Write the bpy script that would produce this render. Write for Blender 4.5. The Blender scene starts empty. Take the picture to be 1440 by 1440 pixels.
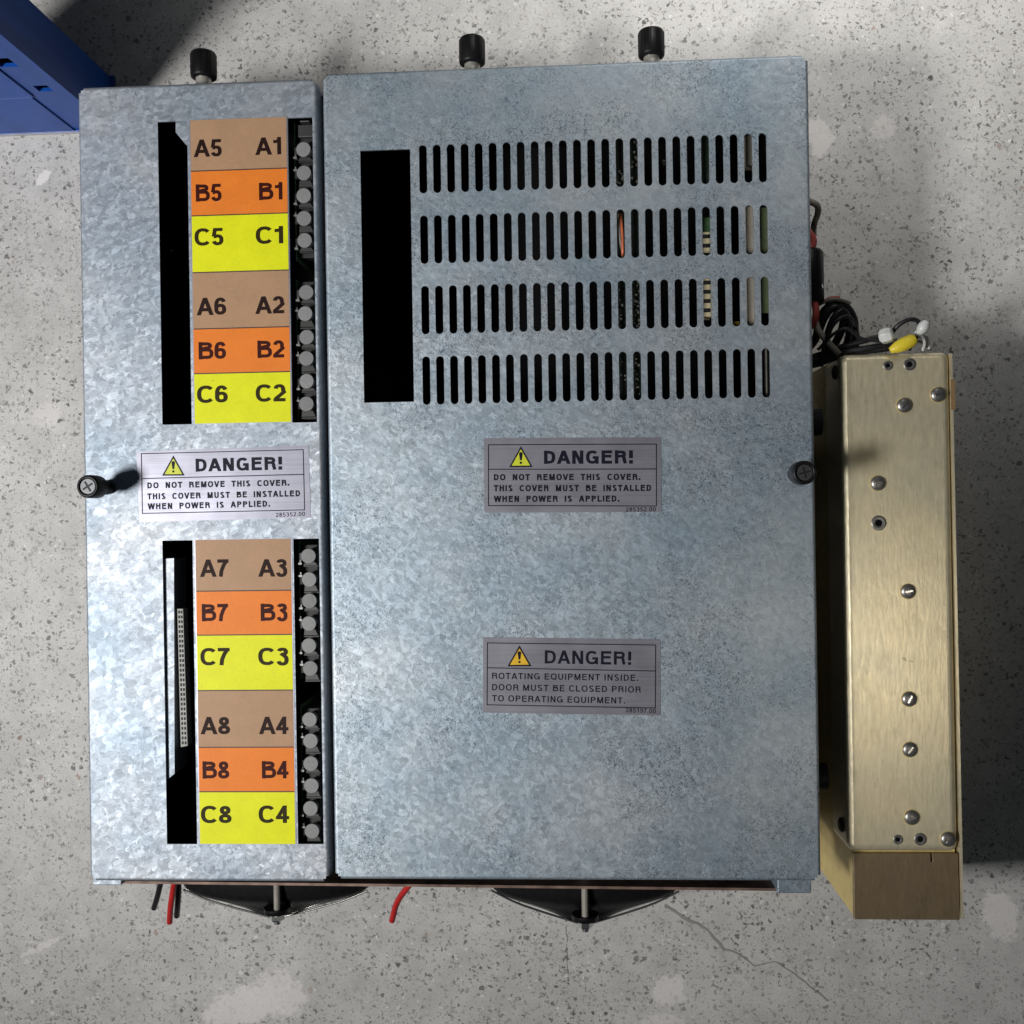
import bpy, bmesh, math, random
from mathutils import Vector, Matrix
random.seed(7)
S = bpy.context.scene
C = S.collection
PI = math.pi
R = math.radians

# ------------------------------------------------------------------ camera, world, lamps, exposure
H = 0.120                      # height of the cover tops over the floor (metres)
CAMLOC = Vector((0.0760418, -0.0221574, 0.617271 + H))
CAMROT = Matrix.Rotation(-0.0157581, 3, 'Z') @ Matrix.Rotation(0.0546071, 3, 'Y') @ Matrix.Rotation(-0.0005527, 3, 'X')
cam = bpy.data.cameras.new('camera')
cam.sensor_width = 36; cam.lens = 36.0
cam.clip_start = 0.01; cam.clip_end = 60
co = bpy.data.objects.new('camera', cam); C.objects.link(co)
co.matrix_world = Matrix.Translation(CAMLOC) @ CAMROT.to_4x4()
S.camera = co

world = bpy.data.worlds.new('World'); S.world = world; world.use_nodes = True
wb = world.node_tree.nodes['Background']
wb.inputs[0].default_value = (0.82, 0.92, 1.0, 1); wb.inputs[1].default_value = 0.032

def area(name, loc, target, sx, sy, power, col, spread=PI):
    l = bpy.data.lights.new(name, 'AREA'); l.shape = 'RECTANGLE'; l.size = sx; l.size_y = sy
    l.energy = power; l.color = col; l.spread = spread
    o = bpy.data.objects.new(name, l); C.objects.link(o); o.location = loc
    o.rotation_euler = (Vector(target) - Vector(loc)).to_track_quat('-Z', 'Y').to_euler()
    return o
def spot(name, loc, target, power, size, blend, rad, colr):
    l = bpy.data.lights.new(name, 'SPOT'); l.energy = power; l.spot_size = size; l.spot_blend = blend; l.shadow_soft_size = rad; l.color = colr
    o = bpy.data.objects.new(name, l); C.objects.link(o); o.location = loc
    o.rotation_euler = (Vector(target) - Vector(loc)).to_track_quat('-Z', 'Y').to_euler()
spot('work_lamp', (-0.80, -0.24, H + 1.0), (0.06, 0.19, 0.0), 64.0, R(82), 1.0, 0.13, (1.0, 0.985, 0.96))
spot('back_lamp', (0.40, 1.5, 1.25), (0.30, 0.68, 0.0), 190.0, R(34), 1.0, 0.16, (1.0, 0.985, 0.95))
spot('side_lamp', (0.50, -0.25, H + 0.97), (0.262, -0.11, 0.09), 4.5, R(13), 1.0, 0.09, (1.0, 0.90, 0.74))
S.view_settings.view_transform = 'Standard'; S.view_settings.look = 'None'
S.view_settings.exposure = 0.13; S.view_settings.gamma = 1.0

# ------------------------------------------------------------------ helpers
def at(px, py, z):
    """point of the photograph on the horizontal plane at height z"""
    d = CAMROT @ Vector(((px - 720) / 1440, -(py - 720) / 1440, -1))
    t = (z - CAMLOC.z) / d.z
    p = CAMLOC + d * t
    return Vector((p.x, p.y, z))

def tag(o, label=None, cat=None, group=None, kind=None):
    if label: o['label'] = label
    if cat: o['category'] = cat
    if group: o['group'] = group
    if kind: o['kind'] = kind
    return o

def empty(name, loc, label, cat, group=None):
    o = bpy.data.objects.new(name, None); C.objects.link(o); o.location = loc
    o.empty_display_size = 0.02
    return tag(o, label, cat, group)

def worigin(p):
    v = Vector((0, 0, 0))
    while p is not None:
        v = v + p.location; p = p.parent
    return v

def mkobj(name, mesh, mat, parent=None, loc=None):
    o = bpy.data.objects.new(name, mesh); C.objects.link(o)
    if mat is not None and not mesh.materials: mesh.materials.append(mat)
    if parent is not None: o.parent = parent
    if loc is not None: o.location = Vector(loc) - worigin(parent)
    return o

class MB:
    """collects shapes given in scene coordinates, then becomes ONE mesh object"""
    def __init__(s): s.v = []; s.f = []; s.sm = []
    def add(s, vs, fs, smooth=False):
        b = len(s.v); s.v += [tuple(v) for v in vs]
        s.f += [tuple(b + i for i in f) for f in fs]; s.sm += [smooth] * len(fs)
    def box(s, x0, x1, y0, y1, z0, z1):
        s.prism([(x0, y0), (x1, y0), (x1, y1), (x0, y1)], z0, z1)
    def prism(s, pts, z0, z1):
        a = sum(pts[i][0] * pts[(i + 1) % len(pts)][1] - pts[(i + 1) % len(pts)][0] * pts[i][1] for i in range(len(pts)))
        if a < 0: pts = pts[::-1]
        n = len(pts)
        vs = [(p[0], p[1], z0) for p in pts] + [(p[0], p[1], z1) for p in pts]
        fs = [tuple(range(n - 1, -1, -1)), tuple(range(n, 2 * n))] + [(i, (i + 1) % n, n + (i + 1) % n, n + i) for i in range(n)]
        s.add(vs, fs)
    def flat(s, pts, z):
        a = sum(pts[i][0] * pts[(i + 1) % len(pts)][1] - pts[(i + 1) % len(pts)][0] * pts[i][1] for i in range(len(pts)))
        if a < 0: pts = pts[::-1]
        s.add([(p[0], p[1], z) for p in pts], [tuple(range(len(pts)))])
    def lathe(s, prof, n=32, o=(0, 0, 0), axis=(0, 0, 1), smooth=True, squash=None):
        """prof: list of (radius, height along the axis)"""
        ax = Vector(axis).normalized(); q = Vector((0, 0, 1)).rotation_difference(ax); o = Vector(o)
        vs = []; fs = []
        for r, h in prof:
            for k in range(n):
                a = 2 * PI * k / n
                vs.append(o + q @ Vector((r * math.cos(a), r * math.sin(a), h)))
        m = len(prof)
        for j in range(m - 1):
            for k in range(n):
                k2 = (k + 1) % n
                fs.append((j * n + k, j * n + k2, (j + 1) * n + k2, (j + 1) * n + k))
        s.add(vs, fs, smooth)
        s.add(vs[:n], [tuple(range(n - 1, -1, -1))]); s.add(vs[-n:], [tuple(range(n))])
    def tube(s, pts, r, n=8, steps=8):
        pts = [Vector(p) for p in pts]
        P = []
        if len(pts) > 2:
            e = [pts[0] * 2 - pts[1]] + pts + [pts[-1] * 2 - pts[-2]]
            for i in range(1, len(e) - 2):
                for k in range(steps):
                    t = k / steps; a, b, c, d = e[i - 1:i + 3]
                    P.append(0.5 * ((2 * b) + (c - a) * t + (2 * a - 5 * b + 4 * c - d) * t * t + (3 * b - a - 3 * c + d) * t ** 3))
            P.append(pts[-1])
        else: P = pts
        vs = []; fs = []; up = Vector((0.13, 0.21, 1)).normalized()
        for i, p in enumerate(P):
            t = (P[min(i + 1, len(P) - 1)] - P[max(i - 1, 0)]).normalized()
            a = t.cross(up)
            if a.length < 1e-4: a = t.cross(Vector((1, 0, 0)))
            a.normalize(); b = t.cross(a); up = -b if False else up
            for k in range(n):
                w = 2 * PI * k / n
                vs.append(p + (a * math.cos(w) + b * math.sin(w)) * r)
        for j in range(len(P) - 1):
            for k in range(n):
                fs.append((j * n + k, j * n + (k + 1) % n, (j + 1) * n + (k + 1) % n, (j + 1) * n + k))
        s.add(vs, fs, True)
        s.add(vs[:n], [tuple(range(n))]); s.add(vs[-n:], [tuple(range(n - 1, -1, -1))])
    def mesh(s, name, off=Vector((0, 0, 0)), bevel=0, seg=2):
        me = bpy.data.meshes.new(name)
        me.from_pydata([(v[0] - off[0], v[1] - off[1], v[2] - off[2]) for v in s.v], [], s.f)
        me.polygons.foreach_set('use_smooth', s.sm)
        me.update()
        if bevel:
            bm = bmesh.new(); bm.from_mesh(me)
            bmesh.ops.remove_doubles(bm, verts=bm.verts, dist=1e-6)
            es = [e for e in bm.edges if len(e.link_faces) == 2 and e.calc_face_angle(0) > 0.6]
            bmesh.ops.bevel(bm, geom=es, offset=bevel, segments=seg, profile=0.5, affect='EDGES', clamp_overlap=True)
            bm.to_mesh(me); bm.free()
        return me
    def build(s, name, mat, parent=None, bevel=0, seg=2):
        off = worigin(parent)
        return mkobj(name, s.mesh(name, off, bevel, seg), mat, parent)

# ------------------------------------------------------------------ materials
def nt(name):
    m = bpy.data.materials.new(name); m.use_nodes = True
    t = m.node_tree; b = t.nodes['Principled BSDF']
    return m, t, b
def node(t, typ, **kw):
    n = t.nodes.new(typ)
    for k, v in kw.items():
        if k.startswith('i_'): n.inputs[k[2:].replace('_', ' ')].default_value = v
        else: setattr(n, k, v)
    return n
def link(t, a, b): t.links.new(a, b)
def coords(t, scale=(1, 1, 1), rot=(0, 0, 0)):
    g = node(t, 'ShaderNodeNewGeometry'); mp = node(t, 'ShaderNodeMapping')
    mp.inputs['Scale'].default_value = scale; mp.inputs['Rotation'].default_value = rot
    link(t, g.outputs['Position'], mp.inputs[0]); return mp.outputs[0]
def ramp(t, src, stops):
    r = node(t, 'ShaderNodeValToRGB'); e = r.color_ramp.elements
    while len(e) < len(stops): e.new(0.5)
    for i, (p, c) in enumerate(stops):
        e[i].position = p; e[i].color = c if len(c) == 4 else (*c, 1)
    link(t, src, r.inputs[0]); return r.outputs[0]
def g1(v): return (v, v, v, 1)
def noise(t, co_, scale, detail=3, rough=0.55, dist=0.0):
    n = node(t, 'ShaderNodeTexNoise'); n.inputs['Scale'].default_value = scale; n.inputs['Detail'].default_value = detail
    n.inputs['Roughness'].default_value = rough; n.inputs['Distortion'].default_value = dist
    link(t, co_, n.inputs['Vector']); return n.outputs[0]
def mix(t, fac, a, b, mode='MIX'):
    m = node(t, 'ShaderNodeMix', data_type='RGBA', blend_type=mode)
    for sock, v in ((m.inputs[0], fac), (m.inputs[6], a), (m.inputs[7], b)):
        if isinstance(v, bpy.types.NodeSocket): link(t, v, sock)
        elif isinstance(v, (int, float)): sock.default_value = v
        else: sock.default_value = v if len(v) == 4 else (*v, 1)
    return m.outputs[2]
def math_(t, op, a, b=0.0):
    m = node(t, 'ShaderNodeMath', operation=op)
    for i, v in enumerate((a, b)):
        if isinstance(v, bpy.types.NodeSocket): link(t, v, m.inputs[i])
        else: m.inputs[i].default_value = v
    return m.outputs[0]
def bump(t, b, h, strength, dist=0.0002):
    n = node(t, 'ShaderNodeBump'); n.inputs['Strength'].default_value = strength; n.inputs['Distance'].default_value = dist
    link(t, h, n.inputs['Height']); link(t, n.outputs[0], b.inputs['Normal'])

def simple(name, col, rough=0.5, metal=0.0, var=0.12, scale=120, bmp=0.0, spec=0.5, coat=0.0):
    m, t, b = nt(name); c = coords(t)
    n = noise(t, c, scale, 4)
    f = ramp(t, n, [(0.3, g1(1 - var)), (0.7, g1(1 + var))])
    link(t, mix(t, 1.0, col, f, 'MULTIPLY'), b.inputs['Base Color'])
    b.inputs['Roughness'].default_value = rough; b.inputs['Metallic'].default_value = metal
    b.inputs['Specular IOR Level'].default_value = spec; b.inputs['Coat Weight'].default_value = coat
    if bmp: bump(t, b, n, bmp)
    return m

def galvanised(name, tint, speck_amt, spangle, seed, cell=190, rough=0.5, rvar=0.05, tilt=0.1):
    m, t, b = nt(name); c = coords(t); c2 = coords(t, (1, 1, 1), (0.2, 0.1, seed))
    # big soft clouds, crystal spangle cells, fine worm-like dark specks
    wob = noise(t, c2, 150, 3, 0.6)
    cv = node(t, 'ShaderNodeVectorMath', operation='MULTIPLY_ADD')
    link(t, wob, cv.inputs[0]); cv.inputs[1].default_value = (0.009, 0.009, 0.0); link(t, c2, cv.inputs[2])
    vo = node(t, 'ShaderNodeTexVoronoi'); vo.inputs['Scale'].default_value = cell
    link(t, cv.outputs[0], vo.inputs['Vector'])
    vo2 = node(t, 'ShaderNodeTexVoronoi'); vo2.inputs['Scale'].default_value = 520
    link(t, cv.outputs[0], vo2.inputs['Vector'])
    sep = node(t, 'ShaderNodeSeparateColor'); link(t, vo.outputs['Color'], sep.inputs[0])
    sep2 = node(t, 'ShaderNodeSeparateColor'); link(t, vo2.outputs['Color'], sep2.inputs[0])
    base = mix(t, 1.0, tint, ramp(t, sep.outputs[0], [(0, g1(1 - spangle)), (1, g1(1 + spangle))]), 'MULTIPLY')
    base = mix(t, 1.0, base, ramp(t, sep2.outputs[0], [(0, g1(1 - spangle * 0.7)), (1, g1(1 + spangle * 0.7))]), 'MULTIPLY')
    cloud = noise(t, c2, 14, 4, 0.6)
    base = mix(t, 1.0, base, ramp(t, cloud, [(0.32, (0.76, 0.84, 0.92)), (0.68, (1.12, 1.08, 1.08))]), 'MULTIPLY')
    fine = noise(t, c2, 480, 4, 0.62, 2.2)
    patch = noise(t, c, 22, 5, 0.65)
    msk = math_(t, 'MULTIPLY', ramp(t, fine, [(0.51, g1(0)), (0.60, g1(1))]), ramp(t, patch, [(0.40, g1(0.2)), (0.60, g1(1))]))
    msk = math_(t, 'MULTIPLY', msk, speck_amt)
    base = mix(t, msk, base, (0.10, 0.135, 0.18))
    # pale rubbed scratches
    sc = noise(t, coords(t, (60, 900, 1), (0, 0, 0.9 + seed)), 1.0, 2, 0.5)
    scm = math_(t, 'MULTIPLY', ramp(t, sc, [(0.74, g1(0)), (0.78, g1(0.45))]), ramp(t, noise(t, c, 60, 2), [(0.5, g1(0)), (0.6, g1(1))]))
    base = mix(t, scm, base, (0.75, 0.78, 0.8))
    link(t, base, b.inputs['Base Color'])
    b.inputs['Metallic'].default_value = 0.72
    rr = ramp(t, sep.outputs[1], [(0, g1(rough - rvar)), (1, g1(rough + rvar))])
    link(t, rr, b.inputs['Roughness'])
    hgt = math_(t, 'ADD', math_(t, 'MULTIPLY', sep2.outputs[2], 0.5), fine)
    bp = node(t, 'ShaderNodeBump'); bp.inputs['Strength'].default_value = 0.30; bp.inputs['Distance'].default_value = 0.0002
    link(t, hgt, bp.inputs['Height'])
    # every zinc crystal is tilted a little its own way
    cry = node(t, 'ShaderNodeTexVoronoi'); cry.inputs['Scale'].default_value = 430; link(t, cv.outputs[0], cry.inputs['Vector'])
    vs = node(t, 'ShaderNodeVectorMath', operation='SUBTRACT'); link(t, cry.outputs['Color'], vs.inputs[0]); vs.inputs[1].default_value = (.5, .5, .5)
    va = node(t, 'ShaderNodeVectorMath', operation='MULTIPLY_ADD'); link(t, vs.outputs[0], va.inputs[0]); va.inputs[1].default_value = (tilt, tilt, 0); link(t, bp.outputs[0], va.inputs[2])
    vn = node(t, 'ShaderNodeVectorMath', operation='NORMALIZE'); link(t, va.outputs[0], vn.inputs[0])
    link(t, vn.outputs[0], b.inputs['Normal'])
    return m

M = {}
M['galv_left'] = galvanised('galvanised_sheet_smooth', (0.37, 0.405, 0.44), 0.30, 0.07, 0.4, 200, 0.57, 0.05, 0.15)
M['galv_right'] = galvanised('galvanised_sheet_speckled', (0.43, 0.485, 0.52), 0.85, 0.06, 1.3, 330, 0.54, 0.02, 0.10)
M['dark_steel'] = simple('dark_interior_steel', (0.012, 0.013, 0.015), 0.6, 0.3)
M['interior'] = simple('interior_shade_black', (0.005, 0.005, 0.006), 0.9, spec=0.08)  # near black holds the deep shade inside the chassis and eyelet holes
M['black_plastic'] = simple('black_plastic', (0.006, 0.006, 0.007), 0.42, 0, 0.3, 300, 0.2, spec=0.3)
M['black_rubber'] = simple('black_cable_rubber', (0.010, 0.010, 0.012), 0.45)
M['red_cable'] = simple('red_cable_sheath', (0.42, 0.018, 0.018), 0.4)
M['pink_cable'] = simple('faded_red_cable_sheath', (0.50, 0.08, 0.07), 0.5)
M['grey_cable'] = simple('grey_cable_sheath', (0.28, 0.24, 0.20), 0.5)
M['white_plastic'] = simple('milky_plastic', (0.62, 0.63, 0.62), 0.35)
M['yellow_plastic'] = simple('yellow_plastic', (0.78, 0.62, 0.04), 0.35)
M['grey_terminal'] = simple('matt_grey_screw_head', (0.21, 0.215, 0.215), 0.6, 0.1, 0.10, 500, 0.3)
M['terminal_shade'] = simple('grey_clamp_metal', (0.055, 0.055, 0.055), 0.45, 0.3)
M['terminal_black'] = simple('terminal_housing', (0.012, 0.014, 0.013), 0.6)
M['pcb'] = simple('green_circuit_board', (0.05, 0.11, 0.045), 0.45, 0, 0.3, 400)
M['ceramic'] = simple('cream_ceramic', (0.55, 0.48, 0.30), 0.6)
M['chrome'] = simple('bright_steel', (0.75, 0.75, 0.73), 0.22, 1.0, 0.08, 200)
M['shank'] = simple('turned_steel', (0.50, 0.48, 0.43), 0.35, 0.5)
M['tray'] = simple('rust_edged_tray_lip', (0.19, 0.125, 0.10), 0.6, 0.4, 0.5, 90)
M['screw_face'] = simple('grey_screw_recess', (0.10, 0.104, 0.11), 0.4, 0.7)
M['zinc_screw'] = simple('dull_zinc_screw', (0.30, 0.29, 0.28), 0.38, 0.85, 0.15, 400)
def card_stock(name, colr):
    m, t, b = nt(name); c = coords(t)
    n = noise(t, c, 70, 5, 0.65); fi = noise(t, c, 900, 3, 0.6)
    base = mix(t, 1.0, colr, ramp(t, n, [(0.3, g1(0.94)), (0.7, g1(1.05))]), 'MULTIPLY')
    base = mix(t, 1.0, base, ramp(t, fi, [(0.3, g1(0.95)), (0.7, g1(1.05))]), 'MULTIPLY')
    sc = noise(t, coords(t, (90, 1300, 1), (0, 0, 0.7)), 1.0, 2, 0.5)
    f = math_(t, 'MULTIPLY', ramp(t, sc, [(0.70, g1(0)), (0.76, g1(0.35))]), ramp(t, noise(t, c, 55, 2), [(0.52, g1(0)), (0.62, g1(1))]))
    base = mix(t, f, base, (0.7, 0.65, 0.55))
    dirt = ramp(t, noise(t, c, 320, 4, 0.6), [(0.69, g1(0)), (0.74, g1(0.5))])
    base = mix(t, dirt, base, (0.12, 0.09, 0.06))
    link(t, base, b.inputs['Base Color']); b.inputs['Roughness'].default_value = 0.5; b.inputs['Specular IOR Level'].default_value = 0.22
    bump(t, b, n, 0.05, 0.001)
    return m
M['brown_band'] = card_stock('tan_printed_card', (0.42, 0.255, 0.150))
M['orange_band'] = card_stock('orange_printed_card', (0.80, 0.215, 0.025))
M['yellow_band'] = card_stock('yellow_printed_card', (0.76, 0.78, 0.008))
M['brown_ink'] = simple('dark_ink_on_tan', (0.020, 0.008, 0.006), 0.55, spec=0.12)
M['orange_ink'] = simple('dark_ink_on_orange', (0.045, 0.006, 0.004), 0.55, spec=0.12)
M['yellow_ink'] = simple('dark_ink_on_yellow', (0.030, 0.022, 0.004), 0.55, spec=0.12)
M['line_ink'] = simple('thin_rule_ink', (0.05, 0.02, 0.015), 0.6)
M['sticker_ink'] = simple('navy_black_ink', (0.010, 0.011, 0.022), 0.5, spec=0.12)
M['hazard_lime'] = simple('lime_hazard_print', (0.60, 0.64, 0.03), 0.5)
M['hazard_amber'] = simple('amber_hazard_print', (0.72, 0.44, 0.02), 0.5)

def foil(name, col):
    m, t, b = nt(name)
    st = noise(t, coords(t, (6, 900, 1)), 1.0, 3, 0.6)
    cl = noise(t, coords(t), 45, 4, 0.6)
    base = mix(t, 1.0, col, ramp(t, st, [(0.3, g1(0.88)), (0.7, g1(1.10))]), 'MULTIPLY')
    base = mix(t, 1.0, base, ramp(t, cl, [(0.3, g1(0.84)), (0.7, g1(1.12))]), 'MULTIPLY')
    link(t, base, b.inputs['Base Color']); b.inputs['Metallic'].default_value = 0.55
    b.inputs['Roughness'].default_value = 0.42
    return m
M['foil_light'] = foil('silver_foil_sticker', (0.34, 0.34, 0.41))
M['foil_grey'] = foil('grey_foil_sticker', (0.305, 0.30, 0.345))

def gold(name, col, rough, metal, streak):
    m, t, b = nt(name)
    st = noise(t, coords(t, (520, 90, 30)), 1.0, 4, 0.6)
    cl = noise(t, coords(t), 22, 4, 0.6)
    blotch = noise(t, coords(t, (1, 0.35, 1)), 330, 3, 0.6)
    base = mix(t, 1.0, col, ramp(t, st, [(0.3, g1(1 - streak)), (0.7, g1(1 + streak))]), 'MULTIPLY')
    base = mix(t, 1.0, base, ramp(t, cl, [(0.3, (0.93, 0.95, 0.98)), (0.7, (1.06, 1.03, 0.98))]), 'MULTIPLY')
    base = mix(t, 1.0, base, ramp(t, blotch, [(0.3, g1(0.93)), (0.7, g1(1.07))]), 'MULTIPLY')
    sm = noise(t, coords(t), 60, 5, 0.7)
    base = mix(t, 1.0, base, ramp(t, sm, [(0.30, (0.88, 0.88, 0.86)), (0.45, g1(1.0))]), 'MULTIPLY')
    sc = noise(t, coords(t, (900, 50, 1), (0, 0, 0.5)), 1.0, 2, 0.5)
    f = math_(t, 'MULTIPLY', ramp(t, sc, [(0.72, g1(0)), (0.77, g1(0.5))]), ramp(t, noise(t, coords(t), 34, 2), [(0.52, g1(0)), (0.62, g1(1))]))
    base = mix(t, f, base, (0.85, 0.80, 0.68))
    link(t, base, b.inputs['Base Color']); b.inputs['Metallic'].default_value = metal
    link(t, ramp(t, st, [(0.2, g1(rough - 0.06)), (0.8, g1(rough + 0.08))]), b.inputs['Roughness'])
    h = math_(t, 'ADD', math_(t, 'MULTIPLY', blotch, 0.8), st)
    bump(t, b, h, 0.75, 0.00018)
    return m
M['gold'] = gold('chromated_gold_sheet', (0.82, 0.735, 0.52), 0.38, 0.60, 0.05)
M['gold_side'] = gold('chromated_yellow_side', (0.76, 0.60, 0.25), 0.45, 0.35, 0.06)
M['gold_dark_end'] = gold('gold_end_plate_dark_reflection', (0.29, 0.215, 0.13), 0.38, 0.55, 0.03)  # same gold metal, with its dark reflection put into the base colour
M['brown_slot'] = simple('brown_board_edge', (0.24, 0.15, 0.07), 0.6)

def floor_material():
    m, t, b = nt('speckled_concrete')
    c = coords(t)
    wob = node(t, 'ShaderNodeTexNoise'); wob.inputs['Scale'].default_value = 340; wob.inputs['Detail'].default_value = 3
    link(t, c, wob.inputs['Vector'])
    ad = node(t, 'ShaderNodeVectorMath', operation='MULTIPLY_ADD')
    link(t, wob.outputs['Color'], ad.inputs[0]); ad.inputs[1].default_value = (0.006, 0.006, 0); link(t, c, ad.inputs[2])
    cw = ad.outputs[0]
    big = noise(t, c, 7, 5, 0.6); mid = noise(t, c, 42, 5, 0.65); fine = noise(t, c, 900, 4, 0.7)
    col = mix(t, ramp(t, big, [(0.3, g1(0)), (0.7, g1(1))]), (0.47, 0.46, 0.445), (0.57, 0.56, 0.548))
    col = mix(t, 1.0, col, ramp(t, mid, [(0.3, g1(0.86)), (0.7, g1(1.10))]), 'MULTIPLY')
    col = mix(t, 1.0, col, ramp(t, fine, [(0.3, g1(0.80)), (0.7, g1(1.15))]), 'MULTIPLY')
    clump = ramp(t, noise(t, c, 12, 4, 0.6), [(0.36, g1(0.55)), (0.58, g1(1.0))])
    def specks(scale, thr, dens, colr, amt, seed):
        nonlocal col
        mp = node(t, 'ShaderNodeMapping'); mp.inputs['Location'].default_value = (seed, seed * 0.7, 0); link(t, cw, mp.inputs[0])
        v = node(t, 'ShaderNodeTexVoronoi', voronoi_dimensions='2D'); v.inputs['Scale'].default_value = scale
        v.inputs['Randomness'].default_value = 1.0; link(t, mp.outputs[0], v.inputs['Vector'])
        sp = node(t, 'ShaderNodeSeparateColor'); link(t, v.outputs['Color'], sp.inputs[0])
        size = math_(t, 'MULTIPLY', sp.outputs[1], thr)
        inside = ramp(t, math_(t, 'SUBTRACT', size, v.outputs['Distance']), [(0.0, g1(0)), (0.05, g1(1))])
        on = math_(t, 'LESS_THAN', sp.outputs[0], dens)
        f = math_(t, 'MULTIPLY', math_(t, 'MULTIPLY', math_(t, 'MULTIPLY', inside, on), amt), clump)
        cc = mix(t, sp.outputs[2], colr[0], colr[1])
        col = mix(t, f, col, cc)
    specks(260, 0.44, 0.34, ((0.22, 0.215, 0.20), (0.33, 0.315, 0.30)), 0.7, 1.3)
    specks(340, 0.46, 0.20, ((0.06, 0.06, 0.062), (0.17, 0.155, 0.15)), 0.85, 4.1)
    specks(180, 0.34, 0.12, ((0.045, 0.045, 0.05), (0.12, 0.12, 0.12)), 0.85, 7.7)
    specks(560, 0.50, 0.32, ((0.11, 0.10, 0.10), (0.20, 0.19, 0.18)), 0.7, 9.2)
    specks(260, 0.32, 0.13, ((0.70, 0.69, 0.66), (0.78, 0.77, 0.75)), 0.7, 2.9)
    specks(70, 0.18, 0.035, ((0.23, 0.09, 0.05), (0.20, 0.13, 0.09)), 0.55, 5.5)
    # worn pale paint marks where they lie on this floor: (px, py, half length, half width, turn, strength)
    spots = [(66, 243, 0.0095, 0.0042, 0.9, 1.0), (1152, 180, .012, .012, 0.2, .8), (1163, 196, .011, .008, .8, .9), (1250, 172, .011, .009, .6, .55),
             (352, 1408, .040, .016, .35, .75), (400, 1392, .022, .020, -.4, .6), (946, 1388, .014, .013, .7, .6), (936, 1436, .022, .010, .2, .5),
             (1414, 1282, .014, .020, .3, .7), (500, 575, .01, .01, 0, .2), (985, 1232, .006, .004, 0, .3), (70, 578, .014, .01, .4, .35),
             (43, 1347, .003, .003, 0, .7), (64, 1326, .020, .0025, .45, .5)]
    tot = None
    tear = noise(t, c, 130, 5, 0.7)
    for px, py, a, b_, rot, st in spots:
        p = at(px, py, 0)
        mp = node(t, 'ShaderNodeMapping', vector_type='TEXTURE')
        mp.inputs['Location'].default_value = (p.x, p.y, 0); mp.inputs['Rotation'].default_value = (0, 0, rot)
        mp.inputs['Scale'].default_value = (a, b_, 1); link(t, cw, mp.inputs[0])
        ln = node(t, 'ShaderNodeVectorMath', operation='LENGTH'); link(t, mp.outputs[0], ln.inputs[0])
        v = math_(t, 'MULTIPLY', ramp(t, math_(t, 'ADD', ln.outputs['Value'], math_(t, 'MULTIPLY', math_(t, 'SUBTRACT', tear, 0.5), 1.6)), [(0.72, g1(1)), (0.95, g1(0))]), st)
        tot = v if tot is None else math_(t, 'MAXIMUM', tot, v)
    col = mix(t, tot, col, (0.74, 0.71, 0.70))
    link(t, col, b.inputs['Base Color'])
    b.inputs['Roughness'].default_value = 0.55; b.inputs['Specular IOR Level'].default_value = 0.3
    bump(t, b, mid, 0.10, 0.001)
    return m
M['floor'] = floor_material()
def blue_paint():
    m, t, b = nt('blue_enamel'); c = coords(t)
    n = noise(t, coords(t, (1, 1, 0.15)), 60, 4, 0.6)
    base = mix(t, ramp(t, n, [(0.35, g1(0)), (0.75, g1(1))]), (0.002, 0.052, 0.27), (0.004, 0.080, 0.42))
    wear = noise(t, c, 190, 5, 0.7)
    base = mix(t, ramp(t, wear, [(0.72, g1(0)), (0.78, g1(0.35))]), base, (0.12, 0.18, 0.40))
    link(t, base, b.inputs['Base Color']); b.inputs['Roughness'].default_value = 0.36
    b.inputs['Specular IOR Level'].default_value = 0.3; bump(t, b, n, 0.1, 0.001)
    return m
M['blue'] = blue_paint()
M['pale_strip'] = simple('pale_edge_strip', (0.45, 0.45, 0.50), 0.5)

# ------------------------------------------------------------------ floor
f = MB(); f.flat([(-5, -5), (5, -5), (5, 5), (-5, 5)], 0.0)
floor = f.build('floor', M['floor']); tag(floor, kind='structure')
# hairline cracks in the concrete: thin dark open seams
crack_mat = simple('dirt_in_crack', (0.27, 0.26, 0.245), 0.9)
def crack(pts, w):
    m = MB(); P = [at(x, y, 0.0003) for x, y in pts]; Q = []
    for a, b in zip(P, P[1:]):
        k = max(2, int((b - a).length / 0.004))
        for i in range(k): Q.append(a.lerp(b, i / k) + Vector((random.uniform(-1, 1), random.uniform(-1, 1), 0)) * 0.0006)
    Q.append(P[-1]); L = []; Rr = []
    for i, p in enumerate(Q):
        d = (Q[min(i + 1, len(Q) - 1)] - Q[max(i - 1, 0)]).normalized(); n = Vector((-d.y, d.x, 0))
        ww = w * random.uniform(0.35, 1.0) * (1 - 0.7 * i / len(Q)); L.append(p + n * ww); Rr.append(p - n * ww)
    n_ = len(Q)
    m.add(L + Rr, [(i, n_ + i, n_ + i + 1, i + 1) for i in range(n_ - 1)])
    o = m.build('crack', crack_mat, floor); return o
crack([(935, 1272), (962, 1290), (990, 1304), (1018, 1334), (1040, 1342), (1062, 1358), (1090, 1352), (1120, 1372), (1165, 1408)], 0.0014)
crack([(796, 1302), (797, 1330), (799, 1380)], 0.0003)

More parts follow.
